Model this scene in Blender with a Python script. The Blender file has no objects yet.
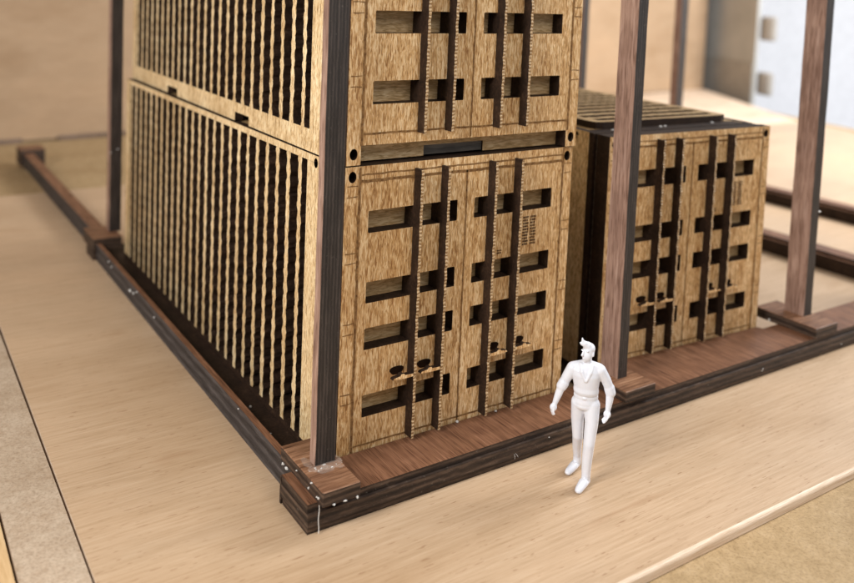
import bpy, bmesh, math, random
from mathutils import Vector, Matrix
random.seed(7)
scene = bpy.context.scene
C = scene.collection
FZ = -0.23                      # top of the plywood board

# ------------------------------------------------------------------ helpers
def link(name, me, parent=None, mats=()):
    o = bpy.data.objects.new(name, me)
    C.objects.link(o)
    for m in mats: me.materials.append(m)
    if parent is not None: o.parent = parent
    return o

def obj(name, bm, mats, parent=None, smooth=False):
    bmesh.ops.recalc_face_normals(bm, faces=bm.faces[:])
    me = bpy.data.meshes.new(name)
    bm.to_mesh(me); bm.free()
    if smooth:
        for p in me.polygons: p.use_smooth = True
    if not isinstance(mats, (list, tuple)): mats = [mats]
    return link(name, me, parent, mats)

def thing(name, label, cat, loc=(0, 0, 0), rz=0, group=None):
    o = bpy.data.objects.new(name, None)
    o.empty_display_size = 0.2
    C.objects.link(o)
    o.location = loc; o.rotation_euler = (0, 0, rz)
    tag(o, label, cat, group)
    return o

def tag(o, label, cat=None, group=None, kind=None):
    if label: o['label'] = label
    if cat: o['category'] = cat
    if group: o['group'] = group
    if kind: o['kind'] = kind

def bx(bm, x0, x1, y0, y1, z0, z1, mi=0, side=None):
    """box; side = material index for faces that are not +z/-z"""
    vs = [bm.verts.new((x, y, z)) for x in (x0, x1) for y in (y0, y1) for z in (z0, z1)]
    q = [(0, 1, 3, 2), (4, 6, 7, 5), (0, 4, 5, 1), (2, 3, 7, 6), (0, 2, 6, 4), (1, 5, 7, 3)]
    for i, f in enumerate(q):
        fa = bm.faces.new([vs[k] for k in f])
        fa.material_index = mi if (i >= 4 or side is None) else side
    return vs

def prism(bm, pts, z0, z1, mi=0, side=None):
    a = [bm.verts.new((x, y, z0)) for x, y in pts]
    b = [bm.verts.new((x, y, z1)) for x, y in pts]
    bm.faces.new(a[::-1]).material_index = mi
    bm.faces.new(b).material_index = mi
    n = len(pts)
    for i in range(n):
        f = bm.faces.new((a[i], a[(i+1) % n], b[(i+1) % n], b[i]))
        f.material_index = mi if side is None else side

def plate(bm, outer, holes, t, fn, mi=0, edge=1):
    """flat sheet with holes cut through it. fn(u, v, w) -> xyz; w 0..t"""
    tmp = bmesh.new()
    loops = []
    for lp in [outer] + holes:
        vs = [tmp.verts.new((u, v, 0)) for u, v in lp]
        loops.append(vs)
        for i in range(len(vs)): tmp.edges.new((vs[i], vs[(i+1) % len(vs)]))
    bmesh.ops.triangle_fill(tmp, use_beauty=True, use_dissolve=False, edges=tmp.edges[:])
    idx = {}
    fr, bk = {}, {}
    for v in tmp.verts:
        fr[v] = bm.verts.new(fn(v.co.x, v.co.y, 0)); bk[v] = bm.verts.new(fn(v.co.x, v.co.y, t))
    for f in tmp.faces:
        bm.faces.new([fr[v] for v in f.verts]).material_index = mi
        bm.faces.new([bk[v] for v in reversed(f.verts)]).material_index = mi
    for vs in loops:
        n = len(vs)
        for i in range(n):
            a, b = vs[i], vs[(i+1) % n]
            bm.faces.new((fr[a], fr[b], bk[b], bk[a])).material_index = edge
    tmp.free()

def oval(cx, cz, rx, rz, n=18):
    return [(cx + rx*math.cos(2*math.pi*i/n), cz + rz*math.sin(2*math.pi*i/n)) for i in range(n)]

def rrect(x0, x1, z0, z1, r=0.018, j=0.0):
    out = []
    for cx, cz, a0 in ((x1-r, z1-r, 0), (x0+r, z1-r, 90), (x0+r, z0+r, 180), (x1-r, z0+r, 270)):
        for k in range(4):
            a = math.radians(a0 + 30*k)
            out.append((cx + r*math.cos(a) + random.uniform(-j, j), cz + r*math.sin(a) + random.uniform(-j, j)))
    return out

def blob(bm, p, r, sx=1, sy=1, sz=1, mi=0, sub=2):
    ret = bmesh.ops.create_icosphere(bm, subdivisions=sub, radius=1)
    for v in ret['verts']:
        n = 1 + random.uniform(-.18, .18)
        v.co = Vector((p[0] + v.co.x*r*sx*n, p[1] + v.co.y*r*sy*n, p[2] + v.co.z*r*sz*n))
        for f in v.link_faces: f.material_index = mi

# ------------------------------------------------------------------ materials
class NT:
    def __init__(s, name, rough=.6, spec=.3):
        s.m = bpy.data.materials.new(name); s.m.use_nodes = True
        s.n = s.m.node_tree.nodes; s.l = s.m.node_tree.links
        s.b = s.n['Principled BSDF']
        s.b.inputs['Roughness'].default_value = rough
        s.b.inputs['Specular IOR Level'].default_value = spec
        s.tc = s.n.new('ShaderNodeTexCoord')
    def coord(s, scale, rot=(0, 0, 0), warp=None):
        mp = s.n.new('ShaderNodeMapping')
        mp.inputs['Scale'].default_value = scale; mp.inputs['Rotation'].default_value = rot
        oi = s.n.new('ShaderNodeObjectInfo')
        mul = s.n.new('ShaderNodeVectorMath'); mul.operation = 'SCALE'
        mul.inputs[0].default_value = (13.1, 7.7, 5.3)
        s.l.new(oi.outputs['Random'], mul.inputs['Scale'])
        add = s.n.new('ShaderNodeVectorMath'); add.operation = 'ADD'
        s.l.new(s.tc.outputs['Object'], add.inputs[0]); s.l.new(mul.outputs[0], add.inputs[1])
        s.l.new(add.outputs[0], mp.inputs['Vector'])
        return mp.outputs[0]
    def noise(s, scale, rot=(0, 0, 0), detail=3, rough=.55, dist=0):
        t = s.n.new('ShaderNodeTexNoise')
        t.inputs['Scale'].default_value = 1; t.inputs['Detail'].default_value = detail
        t.inputs['Roughness'].default_value = rough; t.inputs['Distortion'].default_value = dist
        s.l.new(s.coord(scale, rot), t.inputs['Vector'])
        return t.outputs['Fac']
    def wave(s, scale, axis='Z', dist=2, detail=2, dscale=1, rot=(0, 0, 0), vec=(1, 1, 1)):
        t = s.n.new('ShaderNodeTexWave'); t.bands_direction = axis
        t.inputs['Scale'].default_value = scale; t.inputs['Distortion'].default_value = dist
        t.inputs['Detail'].default_value = detail; t.inputs['Detail Scale'].default_value = dscale
        s.l.new(s.coord(vec, rot), t.inputs['Vector'])
        return t.outputs['Fac']
    def ramp(s, fac, stops):
        r = s.n.new('ShaderNodeValToRGB')
        e = r.color_ramp.elements
        while len(e) < len(stops): e.new(.5)
        for i, (p, c) in enumerate(stops):
            e[i].position = p
            e[i].color = (*c, 1) if isinstance(c, tuple) else (c, c, c, 1)
        s.l.new(fac, r.inputs[0])
        return r.outputs[0]
    def mix(s, a, b, fac, mode='MIX'):
        x = s.n.new('ShaderNodeMix'); x.data_type = 'RGBA'; x.blend_type = mode
        for v, k in ((fac, 0), (a, 6), (b, 7)):
            if isinstance(v, (int, float)): x.inputs[k].default_value = v
            elif isinstance(v, tuple): x.inputs[k].default_value = (*v, 1)
            else: s.l.new(v, x.inputs[k])
        return x.outputs[2]
    def math(s, op, a, b):
        x = s.n.new('ShaderNodeMath'); x.operation = op
        for i, v in enumerate((a, b)):
            if isinstance(v, (int, float)): x.inputs[i].default_value = v
            else: s.l.new(v, x.inputs[i])
        return x.outputs[0]
    def color(s, c): s.l.new(c, s.b.inputs['Base Color'])
    def roughness(s, c): s.l.new(c, s.b.inputs['Roughness'])
    def bump(s, h, strength=.3, dist=.01):
        b = s.n.new('ShaderNodeBump')
        b.inputs['Strength'].default_value = strength; b.inputs['Distance'].default_value = dist
        s.l.new(h, b.inputs['Height']); s.l.new(b.outputs[0], s.b.inputs['Normal'])

def m_veneer(name, dark, mid, light, k=1.0, horiz=False, spec=.35, rough=.5):
    t = NT(name, rough, spec)
    v = (lambda a, b: (b, a, a)) if horiz else (lambda a, b: (a, a, b))
    fine = t.noise(v(84*k, 12*k), detail=2, rough=.6, dist=.9)
    grain = t.noise(v(14*k, 1.1*k), detail=3, dist=.2)
    big = t.noise((1.3, 1.3, .8), detail=3)
    f = t.math('ADD', t.math('MULTIPLY', fine, .80), t.math('MULTIPLY', grain, .20))
    col = t.ramp(f, [(.37, dark), (.49, mid), (.61, light)])
    tint = t.ramp(big, [(.3, (.80, .72, .62)), (.7, (1.06, 1.04, 1.02))])
    col = t.mix(col, tint, 1.0, 'MULTIPLY')
    t.color(col)
    t.bump(fine, .7, .012)
    return t.m

M = {}
M['veneer'] = m_veneer('birch_veneer', (.36, .185, .066), (.71, .445, .20), (.99, .77, .48))
M['pale'] = m_veneer('pale_veneer', (.32, .19, .08), (.80, .58, .31), (1.0, .85, .58), k=1.2, spec=.5, rough=.4)
M['inner'] = m_veneer('recessed_veneer', (.44, .28, .12), (.66, .44, .22), (.84, .62, .36), k=.8, horiz=True)
M['roof'] = m_veneer('roof_veneer', (.20, .12, .05), (.40, .265, .125), (.58, .42, .22), k=.9, horiz=True)

def m_burnt():
    t = NT('laser_burnt_edge', .62, .25)
    n = t.noise((38, 38, 38), detail=3)
    s = t.noise((5, 5, 5), detail=2)
    c = t.ramp(t.math('ADD', t.math('MULTIPLY', n, .6), t.math('MULTIPLY', s, .4)), [(.35, (.014, .0072, .004)), (.55, (.032, .0165, .0095)), (.75, (.075, .042, .024))])
    t.color(c); t.bump(n, .3, .01)
    return t.m
M['burnt'] = m_burnt()

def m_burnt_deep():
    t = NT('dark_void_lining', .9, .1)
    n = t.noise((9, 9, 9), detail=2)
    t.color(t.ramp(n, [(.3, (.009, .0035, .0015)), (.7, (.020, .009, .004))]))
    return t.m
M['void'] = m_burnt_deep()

def m_bead():
    t = NT('notched_fin_edge', .45, .5)
    w = t.wave(10.5, 'Z', dist=3.0, detail=2, dscale=5)
    n = t.noise((40, 40, 25), detail=2)
    c = t.ramp(t.math('ADD', t.math('MULTIPLY', w, .75), t.math('MULTIPLY', n, .3)), [(.14, (.26, .145, .06)), (.40, (.44, .28, .135)), (.9, (.60, .42, .23))])
    t.color(c); t.bump(w, .6, .012)
    return t.m
M['bead'] = m_bead()

def m_etch():
    t = NT('etched_line', .7, .15)
    n = t.noise((40, 40, 40), detail=2)
    t.color(t.ramp(n, [(.3, (.13, .06, .022)), (.7, (.34, .19, .075))]))
    return t.m
M['etch'] = m_etch()

def m_ink():
    t = NT('etched_marking', .7, .15)
    n = t.noise((60, 60, 60), detail=2)
    t.color(t.ramp(n, [(.3, (.03, .014, .007)), (.75, (.12, .055, .025))]))
    return t.m
M['ink'] = m_ink()

def m_walnut(name, scale, dark, mid, light, rough=.5):
    t = NT(name, rough, .35)
    g = t.noise(scale, detail=4, rough=.65, dist=.25)
    big = t.noise((2.2, 2.2, 2.2), detail=2)
    pore = t.noise(tuple(x*2.6 for x in scale), detail=1)
    col = t.ramp(g, [(.30, dark), (.5, mid), (.70, light)])
    col = t.mix(col, t.ramp(big, [(.3, (.75, .70, .68)), (.7, (1.1, 1.08, 1.05))]), 1.0, 'MULTIPLY')
    col = t.mix(col, t.ramp(pore, [(.36, (.45, .38, .34)), (.46, (1, 1, 1))]), .8, 'MULTIPLY')
    t.color(col); t.bump(g, .35, .01)
    return t.m
M['walnut_y'] = m_walnut('walnut_ply_cross_grain', (42, 1.8, 42), (.115, .052, .026), (.20, .094, .05), (.29, .148, .085))
M['walnut_x'] = m_walnut('walnut_ply_long_grain', (2.0, 40, 40), (.10, .042, .02), (.23, .115, .062), (.37, .21, .125))
M['walnut_z'] = m_walnut('walnut_ply_post_grain', (34, 34, 1.8), (.21, .128, .098), (.35, .225, .175), (.47, .33, .275))

def m_plyedge(name, axis, sc, lo=(.013, .0075, .005), md=(.042, .025, .017), hi=(.13, .083, .056)):
    t = NT(name, .6, .35)
    w = t.wave(sc, axis, dist=1.6, detail=4, dscale=2.5)
    n = t.noise((3, 3, 42) if axis == 'Z' else (30, 30, 2.5), detail=4, rough=.7)
    sp = t.noise((45, 45, 45), detail=2)
    f = t.math('ADD', t.math('MULTIPLY', w, .22), t.math('MULTIPLY', n, .75))
    c = t.ramp(f, [(.30, lo), (.50, md), (.72, hi)])
    c = t.mix(c, (.20, .17, .14), t.ramp(sp, [(.66, 0.0), (.80, .55)]))
    t.color(c); t.bump(n, .4, .012)
    return t.m
M['edge_z'] = m_plyedge('charred_ply_edge_layers', 'Z', 5.2)
M['edge_x'] = m_plyedge('charred_post_edge_layers', 'X', 11, (.012, .008, .006), (.028, .020, .0165), (.075, .057, .048))
M['edge_grey'] = m_plyedge('grey_ply_core', 'Z', 3, (.07, .06, .05), (.14, .12, .10), (.24, .21, .18))
M['edge_s'] = m_plyedge('grey_charred_side_edge', 'Z', 3, (.018, .015, .015), (.040, .034, .034), (.095, .082, .080))
M['edge_x'].node_tree.nodes['Principled BSDF'].inputs['Specular IOR Level'].default_value = .5

def m_board(name, scale, dark, mid, light, rough=.5, spec=.35, speck=0.0, streak=True):
    t = NT(name, rough, spec)
    g = t.noise(scale, detail=4, rough=.62, dist=.15)
    g2 = t.noise(tuple(x*3.1 for x in scale), detail=2, rough=.6)
    big = t.noise((.35, .8, .8), detail=3, rough=.55)
    f = t.math('ADD', t.math('MULTIPLY', g, .62), t.math('MULTIPLY', g2, .38))
    col = t.ramp(f, [(.33, dark), (.5, mid), (.67, light)])
    col = t.mix(col, t.ramp(big, [(.28, (.84, .79, .73)), (.5, (.99, .98, .97)), (.74, (1.08, 1.05, 1.02))]), 1.0, 'MULTIPLY')
    if streak:
        st = t.noise((.55, 3.6, 3.6), detail=2, rough=.5, dist=.5)
        col = t.mix(col, (.66, .53, .42), t.ramp(st, [(.66, 0.0), (.78, .5)]), 'MULTIPLY')
        pores = t.noise((9, 60, 60), detail=1)
        col = t.mix(col, (.52, .38, .28), t.ramp(pores, [(.68, 0.0), (.76, .6)]), 'MULTIPLY')
    if speck:
        s = t.noise((44, 44, 44), detail=2, rough=.7)
        s2 = t.noise((80, 80, 80), detail=1)
        col = t.mix(col, t.ramp(s, [(.34, (.60, .55, .50)), (.5, (1, 1, 1)), (.7, (1.16, 1.14, 1.12))]), speck, 'MULTIPLY')
        col = t.mix(col, (.35, .27, .2), t.ramp(s2, [(.70, 0.0), (.78, speck)]), 'MULTIPLY')
    t.color(col)
    t.roughness(t.ramp(big, [(.3, rough-.08), (.7, rough+.1)]))
    t.bump(f, .25, .008)
    return t.m
M['ply'] = m_board('plywood_face', (1.5, 42, 42), (.43, .295, .178), (.52, .367, .236), (.585, .432, .292), rough=.4, spec=.5)
M['ply_edge'] = m_board('plywood_raw_edge', (2, 20, 60), (.55, .40, .27), (.72, .57, .43), (.86, .74, .62), rough=.6, streak=False)
M['mdf'] = m_board('grey_mdf', (8, 8, 8), (.40, .30, .21), (.47, .37, .275), (.54, .44, .335), rough=.7, spec=.2, speck=.5, streak=False)
M['mdf_tan'] = m_board('tan_mdf', (6, 6, 6), (.34, .235, .12), (.41, .29, .155), (.47, .34, .195), rough=.65, spec=.25, speck=.5, streak=False)
M['plank'] = m_board('pine_plank', (20, 2, 20), (.50, .32, .15), (.62, .43, .23), (.72, .53, .32), rough=.55, streak=False)
M['card'] = m_board('brown_cardboard', (1.5, 1.5, 5), (.37, .255, .16), (.395, .275, .174), (.42, .295, .19), rough=.8, spec=.15, streak=False)
M['card_shadow'] = m_board('cardboard_foot_shadow', (5, 5, 5), (.14, .10, .08), (.18, .13, .10), (.22, .16, .13), rough=.8, spec=.1, streak=False)  # dark brown for the painted shadow at the cardboard's foot

def m_plain(name, col, var=.08, rough=.6, spec=.3, scale=3):
    t = NT(name, rough, spec)
    n = t.noise((scale, scale, scale), detail=3)
    t.color(t.ramp(n, [(.3, tuple(c*(1-var) for c in col)), (.7, tuple(min(1, c*(1+var)) for c in col))]))
    return t.m
M['wall'] = m_plain('white_plaster', (.80, .80, .82), .05, .8)
M['cab'] = m_plain('grey_painted_board', (.43, .42, .385), .14, .6, scale=.6)
M['bracket'] = m_plain('brown_bracket', (.36, .33, .29), .1, .6)
M['floor'] = m_plain('pale_floor', (.68, .69, .74), .06, .7, scale=.5)
M['glue'] = m_plain('dried_glue', (.78, .76, .73), .1, .18, .6, 30)
M['glue'].node_tree.nodes['Principled BSDF'].inputs['Alpha'].default_value = .8
M['glue_film'] = m_plain('glue_film', (.62, .52, .45), .2, .15, .7, 30)
M['glue_film'].node_tree.nodes['Principled BSDF'].inputs['Alpha'].default_value = .17
t = NT('white_plastic', .24, .6)
n = t.noise((12, 12, 12), detail=2)
t.color(t.ramp(n, [(.3, (.745, .765, .835)), (.7, (.785, .805, .875))]))
t.b.inputs['Subsurface Weight'].default_value = .5
t.b.inputs['Subsurface Radius'].default_value = (.05, .045, .045)
M['plastic'] = t.m

# ------------------------------------------------------------------ setting
def build_table():
    # tan MDF table top under everything; its far right edge runs where the photograph shows it
    bm = bmesh.new()
    prism(bm, [(-7, -7), (17, -7), (24.2, 8), (25.6, 13.4), (30.5, 20.6), (30, 24), (-7, 24)], FZ-.35, FZ-.085)
    o = obj('table_top', bm, M['mdf_tan']); tag(o, 'tan fibreboard table top under the plywood and the model', kind='structure')
    bm = bmesh.new(); bx(bm, -40, 90, -40, 90, -7.2, -7)
    o = obj('floor', bm, M['floor']); tag(o, 'pale floor far beyond the table', kind='structure')
    # back wall of the room, square to the view
    bm = bmesh.new(); bx(bm, -40, 40, 0, .3, -7, 22)
    o = obj('wall', bm, M['wall']); o.location = (41, 20, 0); o.rotation_euler = (0, 0, -math.radians(58)+.06)
    tag(o, 'blurred bluish white wall behind the table on the right', kind='structure')

build_table()

# plywood board: near edges where measured, far edge beyond the model, right edge off to the right
def build_ply():
    bm = bmesh.new()
    pts = [(-1.94, -1.95), (16, -1.95), (23.5, 9), (23.8, 10.75), (-1.82, 10.6)]
    prism(bm, pts, FZ-.08, FZ, 0, 1)
    ed = [e for e in bm.edges if all(abs(v.co.y+1.95) < 1e-4 for v in e.verts) and e.verts[0].co.z > FZ-.01 and e.verts[1].co.z > FZ-.01]
    bmesh.ops.bevel(bm, geom=ed, offset=.03, segments=4, profile=.5, affect='EDGES', material=1)
    o = obj('plywood_board', bm, [M['ply'], M['ply_edge']])
    tag(o, 'large pale plywood board with fine grain that the container model stands on', 'board')
    bm = bmesh.new(); prism(bm, [(-2.372, -4), (-1.968, -4), (-1.868, 10.6), (-2.33, 10.6)], FZ-.08, FZ)
    o = obj('fibreboard_strip', bm, M['mdf']); tag(o, 'speckled grey fibreboard strip along the left edge of the plywood', 'board')
    bm = bmesh.new(); prism(bm, [(-3.6, -4), (-2.392, -4), (-2.352, 10.6), (-3.6, 10.6)], FZ-.08, FZ-.004)
    o = obj('wooden_plank', bm, M['plank']); tag(o, 'yellowish wooden plank in the bottom left corner beside the grey fibreboard strip', 'plank')
build_ply()

def build_background():
    # big cardboard sheet standing behind the table
    root = thing('cardboard_sheet', 'tall tan cardboard sheet standing upright behind the model', 'cardboard', (0, 16.15, FZ-.085), math.atan(.083))
    bm = bmesh.new(); bx(bm, -14, 29.0, 0, .12, .05, 14)
    obj('sheet', bm, M['card'], root)
    bm = bmesh.new()
    bx(bm, -14, .15, -.05, .14, 0, .1); bx(bm, 1.0, 27, -.05, .14, 0, .1)  # dark strips stand for the shadow line under the sheet
    obj('foot_shadow', bm, M['card_shadow'], root)
    # grey upright cabinet at the far table edge
    a = Vector((29.9, 19.2, 0)); b = Vector((27.9, 14.9, 0))
    d = b-a; ang = math.atan2(d.y, d.x)
    root = thing('grey_cabinet', 'blurred grey upright cabinet between the cardboard sheet and the white wall', 'cabinet', (a.x, a.y, FZ-.085), ang)
    L = d.length
    bm = bmesh.new(); bx(bm, -5, L-.85, 0.05, .16, -3, 13); obj('body', bm, M['cab'], root)
    bm = bmesh.new(); bx(bm, -4.9, L-.9, 0, .045, -2.9, 1.5); obj('lower_darker_sheet', bm, m_plain('darker_grey_board', (.35, .325, .285), .1, .6), root)  # thin darker sheet, makes the body darker towards the bottom
    for (p, h, lab) in (((28.45, 15.4, 2.15), 1.0, 'brown bracket standing out higher beside the grey cabinet'), ((28.45, 15.4, -.1), .95, 'brown bracket low beside the grey cabinet, just above the table edge')):
        bm = bmesh.new()
        w = .75
        prism(bm, [(-w*.5, 0), (w*.2, -.05), (w*.62, .1), (w*.62, .3), (-w*.5, .3)], 0, h)
        o = obj('wall_bracket', bm, M['bracket']); o.location = p; o.rotation_euler = (0, 0, ang)
        bev = o.modifiers.new('b', 'BEVEL'); bev.width = .2; bev.segments = 4
        tag(o, lab, 'bracket', 'brown brackets beside the cabinet')
build_background()
bm = bmesh.new(); prism(bm, [(12, 11.0), (24.0, 11.0), (25.5, 13.35), (29.9, 20.0), (13, 19.2)], FZ-.08, FZ-.02, 0, 1)  # added pale sheet: glare on the far table put into the colour
o = obj('table_glare_sheet', bm, [M['ply_edge'], M['ply_edge']]); tag(o, 'pale sheet added for the window glare on the far table behind the right container', 'board')

# ------------------------------------------------------------------ containers
W, H, L, RZ = 2.44, 2.565, 6.3, .155
SLOTS = [(.48, .665), (1.045, 1.225), (1.435, 1.61), (2.015, 2.195)]
BARS = [.671, .946, 1.456, 1.750]
Y0 = .305
DT = .13                                   # thickness of the door sheet

def slat(bm, c, w, z0, z1, fn, t, ph, amp=.0066, per=.135):
    """one wavy edged slat; fn(u, v, w) -> xyz"""
    n = max(8, int((z1-z0)/.022))
    L_, R_ = [], []
    p2 = ph + random.uniform(1.8, 3.4)
    for i in range(n+1):
        z = z0 + (z1-z0)*i/n
        a = 2*math.pi*z/per
        l = c - w/2 + amp*math.sin(a+ph) + random.uniform(-.0045, .0045) + .004*math.sin(a*.37+ph)
        r = c + w/2 + amp*math.sin(a+p2) + random.uniform(-.0045, .0045) + .004*math.sin(a*.41+p2)
        L_.append((bm.verts.new(fn(l, z, 0)), bm.verts.new(fn(l, z, t))))
        R_.append((bm.verts.new(fn(r, z, 0)), bm.verts.new(fn(r, z, t))))
    for i in range(n):
        bm.faces.new((L_[i][0], R_[i][0], R_[i+1][0], L_[i+1][0])).material_index = 0
        bm.faces.new((L_[i][0], L_[i+1][0], L_[i+1][1], L_[i][1])).material_index = 1
        bm.faces.new((R_[i][0], R_[i][1], R_[i+1][1], R_[i+1][0])).material_index = 1

def corrugated_side(x_out, sgn, railed):
    """side sheet in the y-z plane, outer face at x_out, thickness inwards"""
    bm = bmesh.new()
    t = .09
    fn = lambda u, v, w: (x_out + sgn*w, u, v)
    zt, zb = 2.505, (.19 if railed else .06)
    # bottom rail with fork pockets (notches open downwards)
    rail = [(Y0, 0), (1.99, 0), (1.99, .09), (2.36, .09), (2.36, 0), (4.26, 0), (4.26, .09), (4.64, .09), (4.64, 0), (L, 0), (L, zb), (Y0, zb)]
    if railed: plate(bm, rail, [], t, fn)
    else: plate(bm, [(Y0, 0), (L, 0), (L, zb), (Y0, zb)], [], t, fn, 1, 1)  # plain skirt in burnt colour: the trough's shadow on the rail, painted in
    plate(bm, [(Y0, zt), (L, zt), (L, H), (Y0, H)], [oval(.50, H-.062, .035, .042)], t, fn)
    plate(bm, [(Y0, zb), (.655, zb), (.655, zt), (Y0, zt)], [], t, fn)
    plate(bm, [(6.12, zb), (L, zb), (L, zt), (6.12, zt)], [], t, fn)
    for k in range(24):
        slat(bm, .79 + .2285*k, .067 + random.uniform(-.006, .006), zb, zt, fn, t, random.uniform(0, 6.28))
    return bm

def etched(bm, x0, x1, z0, z1, y=-.0025, mi=2, wob=.004):
    """thin engraved line as a slightly wobbly ribbon"""
    vert = (z1-z0) > (x1-x0)
    n = max(2, int(max(x1-x0, z1-z0)/.05))
    prev = None
    for i in range(n+1):
        f = i/n; o = random.uniform(-wob, wob)
        if vert:
            a = bm.verts.new((x0+o, y, z0+(z1-z0)*f)); b = bm.verts.new((x1+o*.6, y, z0+(z1-z0)*f))
        else:
            a = bm.verts.new((x0+(x1-x0)*f, y, z0+o)); b = bm.verts.new((x0+(x1-x0)*f, y, z1+o*.6))
        if prev: bm.faces.new((prev[0], prev[1], b, a)).material_index = mi
        prev = (a, b)

def build_container(railed, handles):
    root = thing('model_container', '', 'container')
    # --- door sheet: slots, corner holes, engraved lines, lower cut-out over the rail
    bm = bmesh.new()
    fy = lambda u, v, w: (u, w, v)
    outer = [(0, 0), (.13, 0), (.13, RZ), (2.31, RZ), (2.31, 0), (W, 0), (W, H), (0, H)]
    holes = []
    for z0, z1 in SLOTS:
        holes.append(rrect(.225, 1.115, z0, z1, .009, .0015)); holes.append(rrect(1.30, 2.20, z0, z1, .009, .0015))
    for x in (.066, W-.066):
        holes.append(oval(x, H-.083, .036, .046)); holes.append(oval(x, .088, .036, .046))
    plate(bm, outer, holes, DT, fy)
    g = .011
    etched(bm, .135-g, .135+g, .0+RZ, H-.01); etched(bm, 2.325-g, 2.325+g, RZ, H-.01)
    etched(bm, 1.208-.008, 1.208+.008, RZ+.01, H-.12)
    etched(bm, .15, 2.31, H-.075, H-.063); etched(bm, .15, 2.31, H-.135, H-.112, mi=2)
    etched(bm, .15, 2.31, RZ+.085, RZ+.10); 
    for zz in (.62, 1.2, 1.78, 2.32):
        for dz in (0, .085):
            etched(bm, .02, .12, zz+dz, zz+dz+.007); etched(bm, 2.34, 2.43, zz+dz, zz+dz+.007)
    # --- engraved lettering, illegible at this scale: two columns of tiny marks and one small mark
    rnd = random.Random(3)
    for c0, c1 in ((1.868, 1.935), (1.955, 2.025)):
        for r_ in range(10):
            z = 1.955 - r_*.0275
            x = c0
            while x < c1-.008:
                w = rnd.choice((.011, .014, .019))
                for zz, hh in ((z, .007), (z-.010, .006)) if rnd.random() < .6 else ((z-.005, .017),):
                    bx(bm, x, min(x+w, c1), -.003, -.0005, zz-hh/2, zz+hh/2, 3)
                x += w + rnd.choice((.004, .006))
    for x in (1.575, 1.592, 1.612):
        bx(bm, x, x+.013, -.003, -.0005, 1.655, 1.668, 3); bx(bm, x+.003, x+.015, -.003, -.0005, 1.678, 1.69, 3)
    obj('door_panel', bm, [M['veneer'], M['burnt'], M['etch'], M['ink']], root)
    # --- second sheet seen through the slots; its foot is the recessed bottom rail with a notch
    bm = bmesh.new()
    plate(bm, [(.02, 0), (.82, 0), (.82, .09), (1.45, .09), (1.45, 0), (W-.02, 0), (W-.02, H-.004), (.02, H-.004)], [], .07, lambda u, v, w: (u, DT+.003+w, v))
    bx(bm, .822, 1.448, DT+.02, DT+.06, .006, .089, 2)
    obj('backing_panel', bm, [M['inner'], M['burnt'], M['edge_grey']], root)
    # --- dark laminated end frame behind the doors
    bm = bmesh.new()
    bx(bm, .04, W-.04, .206, .232, .005, H-.01, 1)
    bx(bm, 0, W, .235, .302, 0, H-.003)
    bx(bm, .10, W-.10, .305, .425, 0, H-.006)
    obj('end_frame', bm, [M['burnt'], M['edge_grey']], root)
    # --- locking bars
    for i, x in enumerate(BARS):
        bm = bmesh.new()
        th, z0, z1, d = .025, .235, H-.055, .10
        n = 60
        rows = []
        for k in range(n+1):
            z = z0 + (z1-z0)*k/n
            e = -d + .004*math.sin(k*1.9+i) + random.uniform(-.002, .002)
            rows.append([bm.verts.new(p) for p in ((x-th/2, .125, z), (x-th/2, e, z), (x+th/2, e, z), (x+th/2, .125, z))])
        for k in range(n):
            for q in range(4):
                a, b = rows[k], rows[k+1]
                f = bm.faces.new((a[q], a[(q+1) % 4], b[(q+1) % 4], b[q])); f.material_index = 1 if q == 1 else 0
        bm.faces.new(rows[0]); bm.faces.new(rows[-1][::-1])
        # fins only go through the door inside the slots: trim the part behind the face elsewhere is hidden in the sheet
        bar = obj('locking_bar', bm, [M['burnt'], M['bead']], root)
        if not handles: continue
        s = -1 if i < 2 else 1
        bm = bmesh.new()
        xa = x + s*.03 if s > 0 else x
        # handle: notched light tongue standing off the door
        prof = [(0, .800), (s*.08, .803), (s*.095, .818), (s*.12, .816), (s*.13, .802), (s*.19, .794), (s*.20, .780), (s*.12, .776), (s*.05, .774), (0, .777)]
        if s > 0: prof = [(a, b) for a, b in prof][::-1]
        xo = x + s*(th/2+.002) if s > 0 else x - th/2 - .002
        plate(bm, [(xo + a, b) for a, b in prof], [], .045, lambda u, v, w: (u, -.098 + w, v), 0, 1)
        obj('door_handle', bm, [M['veneer'], M['burnt']], root)
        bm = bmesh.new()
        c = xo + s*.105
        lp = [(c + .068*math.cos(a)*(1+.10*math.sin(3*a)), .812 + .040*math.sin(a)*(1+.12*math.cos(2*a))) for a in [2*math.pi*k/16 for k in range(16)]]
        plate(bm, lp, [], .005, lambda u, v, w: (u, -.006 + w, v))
        obj('handle_hole', bm, [M['void'], M['void']], root)  # flat near-black oval: the shaded, burnt hole behind the handle, painted on
    # --- sides, inner box, back, roof
    obj('side_panel', corrugated_side(0, 1, railed), [M['pale'], M['burnt']], root)
    obj('side_panel', corrugated_side(W, -1, railed), [M['pale'], M['burnt']], root)
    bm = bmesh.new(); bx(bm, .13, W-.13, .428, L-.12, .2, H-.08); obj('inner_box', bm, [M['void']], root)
    bm = bmesh.new()
    plate(bm, [(.095, 0), (W-.095, 0), (W-.095, H-.09), (.095, H-.09)], [], .09, lambda u, v, w: (u, L-w, v))
    obj('end_panel', bm, [M['pale'], M['burnt']], root)
    bm = bmesh.new()
    fz = lambda u, v, w: (u, v, H-.003-w)
    plate(bm, [(.093, .43), (W-.093, .43), (W-.093, L-.005), (.093, L-.005)], [[(.27, .6), (2.17, .6), (2.17, L-.3), (.27, L-.3)]], .07, fz)
    obj('roof_rim', bm, [M['roof'], M['burnt']], root)
    bm = bmesh.new()
    zt = H + .072
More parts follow.
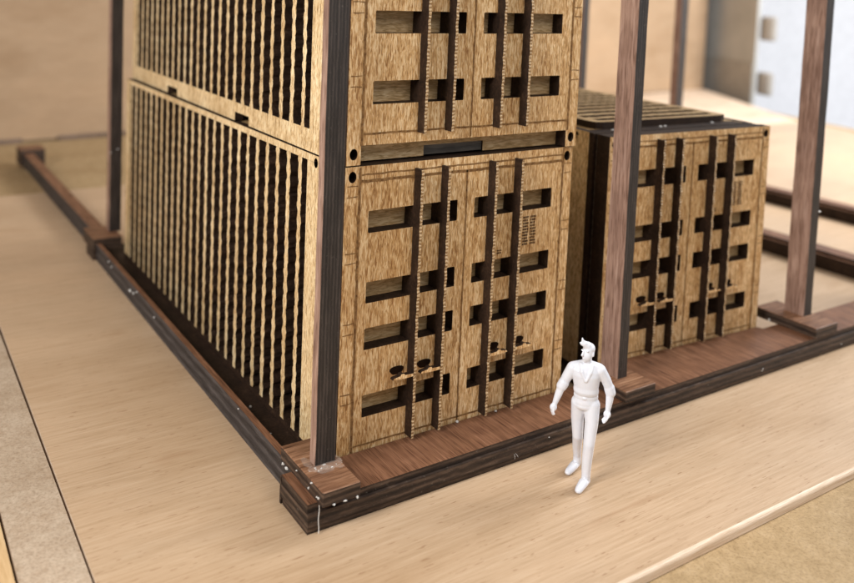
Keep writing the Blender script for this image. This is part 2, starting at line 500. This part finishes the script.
    fr = lambda u, v, w: (v, u, zt-w)
    t = .074
    # roof sheet: rounded frame with wavy slats across
    plate(bm, [(.43, .30), (.46, .22), (.53, .2), (L-.2, .2), (L-.2, .33), (.43, .33)], [], t, fr)
    plate(bm, [(.43, 2.11), (L-.2, 2.11), (L-.2, 2.24), (.53, 2.24), (.46, 2.22), (.43, 2.14)], [], t, fr)
    plate(bm, [(.43, .33), (.53, .33), (.53, 2.11), (.43, 2.11)], [], t, fr)
    plate(bm, [(L-.3, .33), (L-.2, .33), (L-.2, 2.11), (L-.3, 2.11)], [], t, fr)
    for k in range(24):
        slat(bm, .69 + .2265*k, .11, .33, 2.11, fr, t, random.uniform(0, 6.28))
    # spots of dried glue on the front ledge
    for x in (.36, .43, 1.08, 1.16, 1.95):
        blob(bm, (x, .37 + random.uniform(-.04, .03), H-.001), .019, 1.3, .9, .6, 2, 1)
    obj('roof_panel', bm, [M['roof'], M['burnt'], M['glue']], root)
    return root

def dup(root, name):
    r = root.copy(); C.objects.link(r)
    for ch in list(root.children):
        c = ch.copy(); C.objects.link(c); c.parent = r
        for g_ in list(ch.children):
            d = g_.copy(); C.objects.link(d); d.parent = c
    return r

G = 'laser-cut wooden model containers'
low = build_container(False, True); up = build_container(True, False); right = dup(low, 'c')
BZ = -.205
low.location = (0, 0, BZ)
tag(low, 'lower wooden model container of the stack, doors fully in view behind the figurine', 'container', G)
up.location = (0, -.004, BZ + H + .012); up.rotation_euler = (0, 0, -.012)
tag(up, 'upper wooden model container, stacked on another and cut off at the top of the picture', 'container', G)
right.location = (3.18, .223, BZ); right.rotation_euler = (0, 0, -.061)
tag(right, 'single wooden model container on the right with its slatted roof showing, nothing stacked on it', 'container', G)

# ------------------------------------------------------------------ timber frame
def build_frame():
    root = thing('timber_frame', 'dark walnut ply frame of base beams, blocks and upright posts around the containers', 'frame', (0, 0, FZ))
    def part(name, bm, mats):
        o = obj(name, bm, mats, root); o.matrix_parent_inverse = Matrix.Translation((0, 0, -FZ)); return o
    # front beam: three laminations with slightly different overhang
    bm = bmesh.new()
    top = [(-.485, -.452), (12.55, -.452), (12.55, .0), (5.63, .0), (5.62, .06), (3.25, .205), (2.95, .205), (2.9, -.012), (-.485, -.012)]
    prism(bm, top, -.062, 0, 0, 1)
    bx(bm, -.49, 12.56, -.475, -.02, -.168, -.065, 1)
    bx(bm, -.48, 12.55, -.452, -.03, FZ+.001, -.171, 1)
    part('front_beam', bm, [M['walnut_y'], M['edge_z']])
    # side beam: upright outer strip and low shelf
    bm = bmesh.new()
    bx(bm, -.385, -.325, -.008, 6.34, FZ+.001, .015, 0, 1)
    bx(bm, -.32, 2.40, .0, 6.9, FZ+.002, -.208, 2, 2)  # low shelf in burnt colour, the shade of the trough painted in
    part('side_beam', bm, [M['walnut_y'], M['edge_s'], M['burnt']])
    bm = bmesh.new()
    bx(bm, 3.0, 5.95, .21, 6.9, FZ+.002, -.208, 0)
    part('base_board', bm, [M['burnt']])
    bm = bmesh.new()
    bx(bm, -.31, -.12, 6.96, 13.3, FZ+.001, .045, 0, 1)
    part('rear_beam', bm, [M['walnut_y'], M['edge_s']])
    for x in (9.3, 12.36):
        bm = bmesh.new(); bx(bm, x-.19, x+.19, .01, 6.9, FZ+.001, -.012, 0, 1)
        bx(bm, x-.12, x+.19, .02, 6.9, -.009, .03, 0, 1)
        part('cross_beam', bm, [M['walnut_y'], M['burnt']])
    # pad blocks
    blocks = [(-.41, -.092, -.545, .17, .004, .12), (2.79, 3.2, -.50, -.018, .003, .115), (5.90, 6.33, -.475, .29, .003, .12),
              (-.43, -.03, 6.35, 6.95, -.1, .085), (8.95, 9.5, 6.5, 7.0, FZ+.001, .09), (12.1, 12.6, 6.5, 7.0, FZ+.001, .09),
              (9.05, 9.5, -.475, .28, .035, .15), (12.15, 12.58, -.475, .28, .035, .15), (-.37, .12, 13.0, 13.5, FZ+.001, .12)]
    for b in blocks:
        bm = bmesh.new(); bx(bm, *b, 0, 1)
        o = part('pad_block', bm, [M['walnut_x'], M['edge_z']])
        bev = o.modifiers.new('b', 'BEVEL'); bev.width = .006; bev.segments = 1
    bm = bmesh.new(); bx(bm, -.43, -.30, 6.36, 6.75, FZ+.001, -.103, 1); part('support_foot', bm, [M['walnut_x'], M['edge_z']])
    bm = bmesh.new(); bx(bm, -.49, -.38, -.018, 0.004, FZ+.001, -.01, 1); part('end_shim', bm, [M['walnut_x'], M['edge_z']])
    # posts: veneer on the broad x faces, layered dark edge on the y faces
    posts = [(-.305, -.132, -.215, -.125, .12), (2.92, 3.045, -.275, -.055, .115), (6.125, 6.275, -.185, .06, .12),
             (-.145, .02, 6.60, 6.78, .085), (9.24, 9.40, 6.66, 6.84, .09), (12.24, 12.46, 6.66, 6.84, .09), (9.2, 9.4, -.18, .07, .15), (12.25, 12.45, -.18, .07, .15)]
    for i, (x0, x1, y0, y1, z0) in enumerate(posts):
        bm = bmesh.new()
        n = 24
        rows = []
        for k in range(n+1):
            z = z0 + (5.2-z0)*k/n
            j = [random.uniform(-.0022, .0022) for _ in range(4)]
            rows.append([bm.verts.new(p) for p in ((x0+j[0], y0+j[1], z), (x1+j[2], y0+j[1], z), (x1+j[2], y1+j[3], z), (x0+j[0], y1+j[3], z))])
        for k in range(n):
            a, b = rows[k], rows[k+1]
            for q in range(4):
                f = bm.faces.new((a[q], a[(q+1) % 4], b[(q+1) % 4], b[q])); f.material_index = 1 if q in (0, 2) else 0
        bm.faces.new(rows[0][::-1]); bm.faces.new(rows[-1])
        part('post', bm, [M['walnut_z'], M['edge_x']])
    # dried glue: film and blobs at the near post, threads and flecks along the beams
    rnd = random.Random(5)
    bm = bmesh.new()
    for p, r, s in [((-.30, -.245, .121), .05, (1.6, .9, .14)), ((-.19, -.25, .121), .06, (1.5, .8, .14)), ((-.10, -.2, .121), .04, (.6, 1.3, .2)),
                    ((-.335, -.14, .121), .05, (.7, 1.4, .18)), ((-.25, -.29, .121), .05, (1.6, .7, .1)), ((-.13, -.30, .121), .035, (1, .7, .12))]:
        blob(bm, p, r, *s, 0, 2)
    part('glue_film', bm, [M['glue_film']])
    bm = bmesh.new()
    spots = []
    for k in range(7): spots.append((rnd.uniform(-.34, -.11), rnd.choice((-.235, -.25, -.28)) + rnd.uniform(-.02, .02), .122, rnd.uniform(.004, .010)))
    for k in range(4): spots.append((-.41 + rnd.uniform(0, .3), -.547, .006 + rnd.uniform(0, .02), rnd.uniform(.005, .010)))
    for k in range(5): spots.append((-.411, rnd.uniform(-.5, .15), .01 + rnd.uniform(0, .1), rnd.uniform(.005, .011)))
    for y in (5.65, 5.5, 4.6, 4.3, 4.45, 3.6, .15, .1, 1.1): spots.append((-.386, y, rnd.uniform(-.12, .0), rnd.uniform(.009, .02)))
    for k in range(7): spots.append((-.2 + rnd.uniform(-.06, .08), rnd.uniform(.5, 5), -.205, rnd.uniform(.008, .016)))
    for k in range(4): spots.append((rnd.uniform(-.4, 7), -.476, rnd.uniform(-.16, -.07), rnd.uniform(.003, .007)))
    for x, y, z in ((-.14, 6.6, 1.25), (-.04, 6.6, 1.3), (6.29, -.15, 2.1), (6.29, -.182, 1.35), (3.075, -.2, 1.9), (5.9, .1, .02), (1.62, -.04, .01), (1.2, -.02, .008)):
        spots.append((x, y, z, .013))
    for x, y, z, r in spots: blob(bm, (x, y, z), r, rnd.uniform(.8, 1.8), rnd.uniform(.6, 1.6), rnd.uniform(.5, 1.4), 0, 1)
    # glue thread hanging down the front of the beam and fine hairs
    def thread(pts, r):
        prev = None
        for p in pts:
            ring = [bm.verts.new((p[0]+r*math.cos(a), p[1]+r*math.sin(a), p[2])) for a in (0, 2.1, 4.2)]
            if prev:
                for q in range(3): bm.faces.new((prev[q], prev[(q+1) % 3], ring[(q+1) % 3], ring[q]))
            prev = ring
    thread([(-.405 + .003*math.sin(k), -.484, -.005 - .024*k) for k in range(10)], .0045)
    for k in range(2):
        x = rnd.uniform(-.3, 3.5); z = rnd.uniform(-.2, -.05); a = rnd.uniform(-1, 1)
        thread([(x + a*.012*q, -.479 - .004*(q % 3), z + .012*q) for q in range(5)], .0016)
    o = part('glue_spots', bm, [M['glue']]); o['kind'] = 'stuff'
    return root
build_frame()

# ------------------------------------------------------------------ figurine
def build_figure():
    bm = bmesh.new()
    def ball(p, r, s=(1, 1, 1), rot=None):
        ret = bmesh.ops.create_icosphere(bm, subdivisions=3, radius=1)
        for v in ret['verts']:
            q = Vector((v.co.x*r*s[0], v.co.y*r*s[1], v.co.z*r*s[2]))
            if rot is not None: q = rot @ q
            v.co = q + Vector(p)
    def limb(pts, seg=20, flat=1.0):
        """tapered tube through (x,y,z,r) with round joints"""
        for (a, b) in zip(pts[:-1], pts[1:]):
            A, B = Vector(a[:3]), Vector(b[:3]); d = B-A
            if d.length < 1e-6: continue
            rot = d.to_track_quat('Z', 'Y').to_matrix()
            ra = [bm.verts.new(A + rot @ Vector((a[3]*math.cos(t), a[3]*math.sin(t), 0))) for t in [2*math.pi*k/seg for k in range(seg)]]
            rb = [bm.verts.new(B + rot @ Vector((b[3]*math.cos(t), b[3]*math.sin(t), 0))) for t in [2*math.pi*k/seg for k in range(seg)]]
            for k in range(seg): bm.faces.new((ra[k], ra[(k+1) % seg], rb[(k+1) % seg], rb[k]))
            bm.faces.new(ra[::-1]); bm.faces.new(rb)
        for p in pts: ball(p[:3], p[3]*1.0)
    # legs (trousers) - left of picture is the rear foot
    limb([(.002, .01, .66, .064), (-.004, .03, .52, .053), (.006, .04, .36, .044), (.006, .12, .22, .039), (.012, .17, .12, .034), (.012, .18, .06, .034)])
    limb([(.106, -.005, .66, .066), (.110, -.04, .52, .054), (.098, -.075, .36, .046), (.090, -.07, .22, .042), (.088, -.065, .12, .037), (.088, -.06, .06, .036)])
    # shoes
    limb([(.012, .20, .036, .034), (-.015, .13, .038, .036), (-.05, .055, .028, .030)])
    ball((-.055, .045, .024), .028, (1, 1, .8))
    limb([(.092, -.045, .036, .035), (.068, -.11, .040, .038), (.040, -.185, .030, .031)])
    ball((.036, -.195, .025), .030, (1, 1, .8))
    # pelvis, bloused shirt, torso: lofted ellipses (cx, cy, z, rx, ry)
    def loft(rings, seg=28):
        prev = None
        for cx, cy, z, rx, ry in rings:
            ring = [bm.verts.new((cx + rx*math.cos(t), cy + ry*math.sin(t), z)) for t in [2*math.pi*k/seg for k in range(seg)]]
            if prev:
                for k in range(seg): bm.faces.new((prev[k], prev[(k+1) % seg], ring[(k+1) % seg], ring[k]))
            else: bm.faces.new(ring[::-1])
            prev = ring
        bm.faces.new(prev)
    ball((.054, .0, .655), .104, (1, .72, .50))
    loft([(.054, 0, .64, .098, .070), (.054, 0, .68, .103, .075), (.054, 0, .715, .096, .070), (.054, 0, .722, .099, .072), (.054, 0, .742, .099, .072), (.054, 0, .746, .094, .068), (.054, 0, .752, .094, .068)])
    loft([(.054, 0, .745, .085, .062), (.054, -.004, .752, .098, .074), (.053, -.006, .775, .103, .080), (.052, -.006, .81, .100, .076), (.050, -.008, .86, .108, .078), (.047, -.008, .91, .120, .080), (.046, -.004, .95, .122, .074), (.047, .0, .985, .100, .058), (.048, .002, 1.005, .060, .045)])
    limb([(-.052, .002, .955, .044), (.048, .004, .985, .045), (.145, .002, .968, .044)])
    ball((.046, -.071, .732), .014, (1.3, .6, .9))
    # arms: shoulder, sleeve, rolled cuff, forearm
    limb([(-.062, .0, .945, .050), (-.104, -.008, .87, .042), (-.136, -.015, .80, .037)])
    limb([(-.128, -.015, .815, .044), (-.144, -.02, .785, .043)])
    limb([(-.140, -.02, .80, .034), (-.166, -.036, .72, .030), (-.188, -.052, .655, .022)])
    limb([(.155, .0, .955, .050), (.204, .012, .88, .042), (.240, .018, .80, .037)])
    limb([(.236, .018, .81, .044), (.246, .016, .775, .043)])
    limb([(.244, .016, .79, .034), (.242, .0, .72, .030), (.234, -.018, .65, .022)])
    # hands: palm, four unequal fingers, thumb
    def hand(w, dirv, side, fwd):
        w = Vector(w); d = Vector(dirv).normalized(); s = Vector(side).normalized(); f = Vector(fwd).normalized()
        limb([(*w, .020), (*(w + d*.028), .024)])
        ball(w + d*.034, .030, (1, .8, 1.15))
        for k, (o, ln) in enumerate(((-.020, .044), (-.007, .052), (.006, .048), (.018, .038))):
            a = w + d*.050 + s*o
            b = a + d*ln*.5 + f*.006; c = b + d*ln*.42 + f*.016
            limb([(*a, .0085), (*b, .0080), (*c, .0066)], 10)
        a = w + d*.022 - s*.024; b = a + d*.022 - s*.012 + f*.010; c = b + d*.020 + f*.010
        limb([(*a, .010), (*b, .0090), (*c, .0075)], 10)
    hand((-.190, -.054, .648), (-.30, -.30, -.90), (.45, -.85, .1), (.8, .3, -.1))
    hand((.234, -.020, .642), (-.16, -.30, -.94), (-.45, .85, 0), (-.85, -.35, 0))
    # open collar
    for q in (-1, 1):
        limb([(.048 + q*.048, -.030, 1.0, .013), (.046 + q*.034, -.072, .950, .014), (.047 + q*.004, -.089, .885, .010)], 10)
    limb([(.010, .03, 1.0, .014), (.048, .045, 1.012, .014), (.090, .03, 1.0, .014)], 10)
    # neck and head turned towards picture left
    limb([(.048, .005, .985, .040), (.050, -.004, 1.05, .036)])
    ball((.056, .004, 1.105), .056, (.88, 1.0, 1.15))
    ball((.046, -.018, 1.072), .046, (.92, 1.0, 1.1))
    ball((.030, -.034, 1.040), .020)                       # chin
    limb([(.016, -.046, 1.112, .008), (.006, -.058, 1.085, .0105)], 10)   # nose
    ball((.022, -.050, 1.058), .011, (1.3, .8, .5)); ball((.024, -.048, 1.048), .010, (1.2, .8, .5))  # lips
    ball((.006, -.036, 1.120), .010, (1.2, 1, .7)); ball((.046, -.056, 1.120), .010, (1.2, 1, .7))   # brow
    ball((.094, -.030, 1.090), .015, (.6, 1, 1.3)); ball((.030, .052, 1.090), .015, (1, .6, 1.3))    # ears
    # swept-up hair
    ball((.060, .006, 1.125), .054, (.90, 1.0, .85))
    limb([(.046, -.012, 1.150, .036), (.022, -.028, 1.172, .024), (.006, -.034, 1.195, .013), (.001, -.034, 1.218, .006)], 12)
    limb([(.026, -.030, 1.160, .020), (-.002, -.042, 1.172, .012), (-.014, -.044, 1.182, .007)], 12)
    me = bpy.data.meshes.new('figurine'); bm.to_mesh(me); bm.free()
    tmp = bpy.data.objects.new('tmp', me); C.objects.link(tmp)
    rm = tmp.modifiers.new('r', 'REMESH'); rm.mode = 'VOXEL'; rm.voxel_size = .0042; rm.use_smooth_shade = True
    sm = tmp.modifiers.new('s', 'CORRECTIVE_SMOOTH') if False else tmp.modifiers.new('s', 'SMOOTH'); sm.factor = .5; sm.iterations = 7
    dg = bpy.context.evaluated_depsgraph_get()
    new = bpy.data.meshes.new_from_object(tmp.evaluated_get(dg))
    bpy.data.objects.remove(tmp)
    for p in new.polygons: p.use_smooth = True
    zmin = min(v.co.z for v in new.vertices)
    for v in new.vertices: v.co.z -= zmin
    new.materials.clear()
    o = link('figurine', new, None, [M['plastic']])
    o.location = (1.78, -.88, FZ + .0005); o.rotation_euler = (0, 0, -.8107)
    tag(o, 'small glossy white plastic figurine of a walking man standing on the plywood before the containers', 'figurine')
build_figure()

# ------------------------------------------------------------------ camera
cam = bpy.data.cameras.new('camera'); co = bpy.data.objects.new('camera', cam); C.objects.link(co)
az, pi_, ro = 0.559444303, 0.0744393293, 0.0361848661
f = Vector((math.cos(pi_)*math.sin(az), math.cos(pi_)*math.cos(az), -math.sin(pi_)))
r0 = f.cross(Vector((0, 0, 1))).normalized(); u0 = r0.cross(f)
r1 = math.cos(ro)*r0 + math.sin(ro)*u0; u1 = -math.sin(ro)*r0 + math.cos(ro)*u0
mw = Matrix((r1, u1, -f)).transposed().to_4x4()
mw.translation = (-3.23670988, -5.64886337, 3.77974903)
co.matrix_world = mw
cam.sensor_width = 36; cam.sensor_fit = 'HORIZONTAL'
cam.lens = 841.88*36/854
cam.shift_x = (427-382.422)/854; cam.shift_y = -(291.5-50.12)/854
cam.clip_start = .05; cam.clip_end = 400
cam.dof.use_dof = True; cam.dof.focus_distance = 6.9; cam.dof.aperture_fstop = .46
scene.camera = co

# ------------------------------------------------------------------ light
w = bpy.data.worlds.new('World'); scene.world = w; w.use_nodes = True
bg = w.node_tree.nodes['Background']; bg.inputs[0].default_value = (.97, .98, 1.0, 1); bg.inputs[1].default_value = .30

def area(name, loc, target, size, power, col, sy=None):
    l = bpy.data.lights.new(name, 'AREA'); l.energy = power; l.color = col; l.size = size
    if sy: l.shape = 'RECTANGLE'; l.size_y = sy
    o = bpy.data.objects.new(name, l); C.objects.link(o)
    o.location = loc
    o.rotation_euler = (Vector(target)-Vector(loc)).to_track_quat('-Z', 'Y').to_euler()
    return o
area('left_window_light', (-11, -3, 9), (1, 2, 0), 5, 2150, (1.0, .965, .92))
area('room_light', (2, -9, 11), (2, 1, 0), 5, 520, (1.0, .97, .93))
area('right_window_light', (24, -2, 14), (20, 12, 0), 12, 10500, (.97, .985, 1.0))

scene.view_settings.view_transform = 'Standard'
scene.view_settings.look = 'None'
scene.view_settings.exposure = 0
scene.render.engine = 'CYCLES'
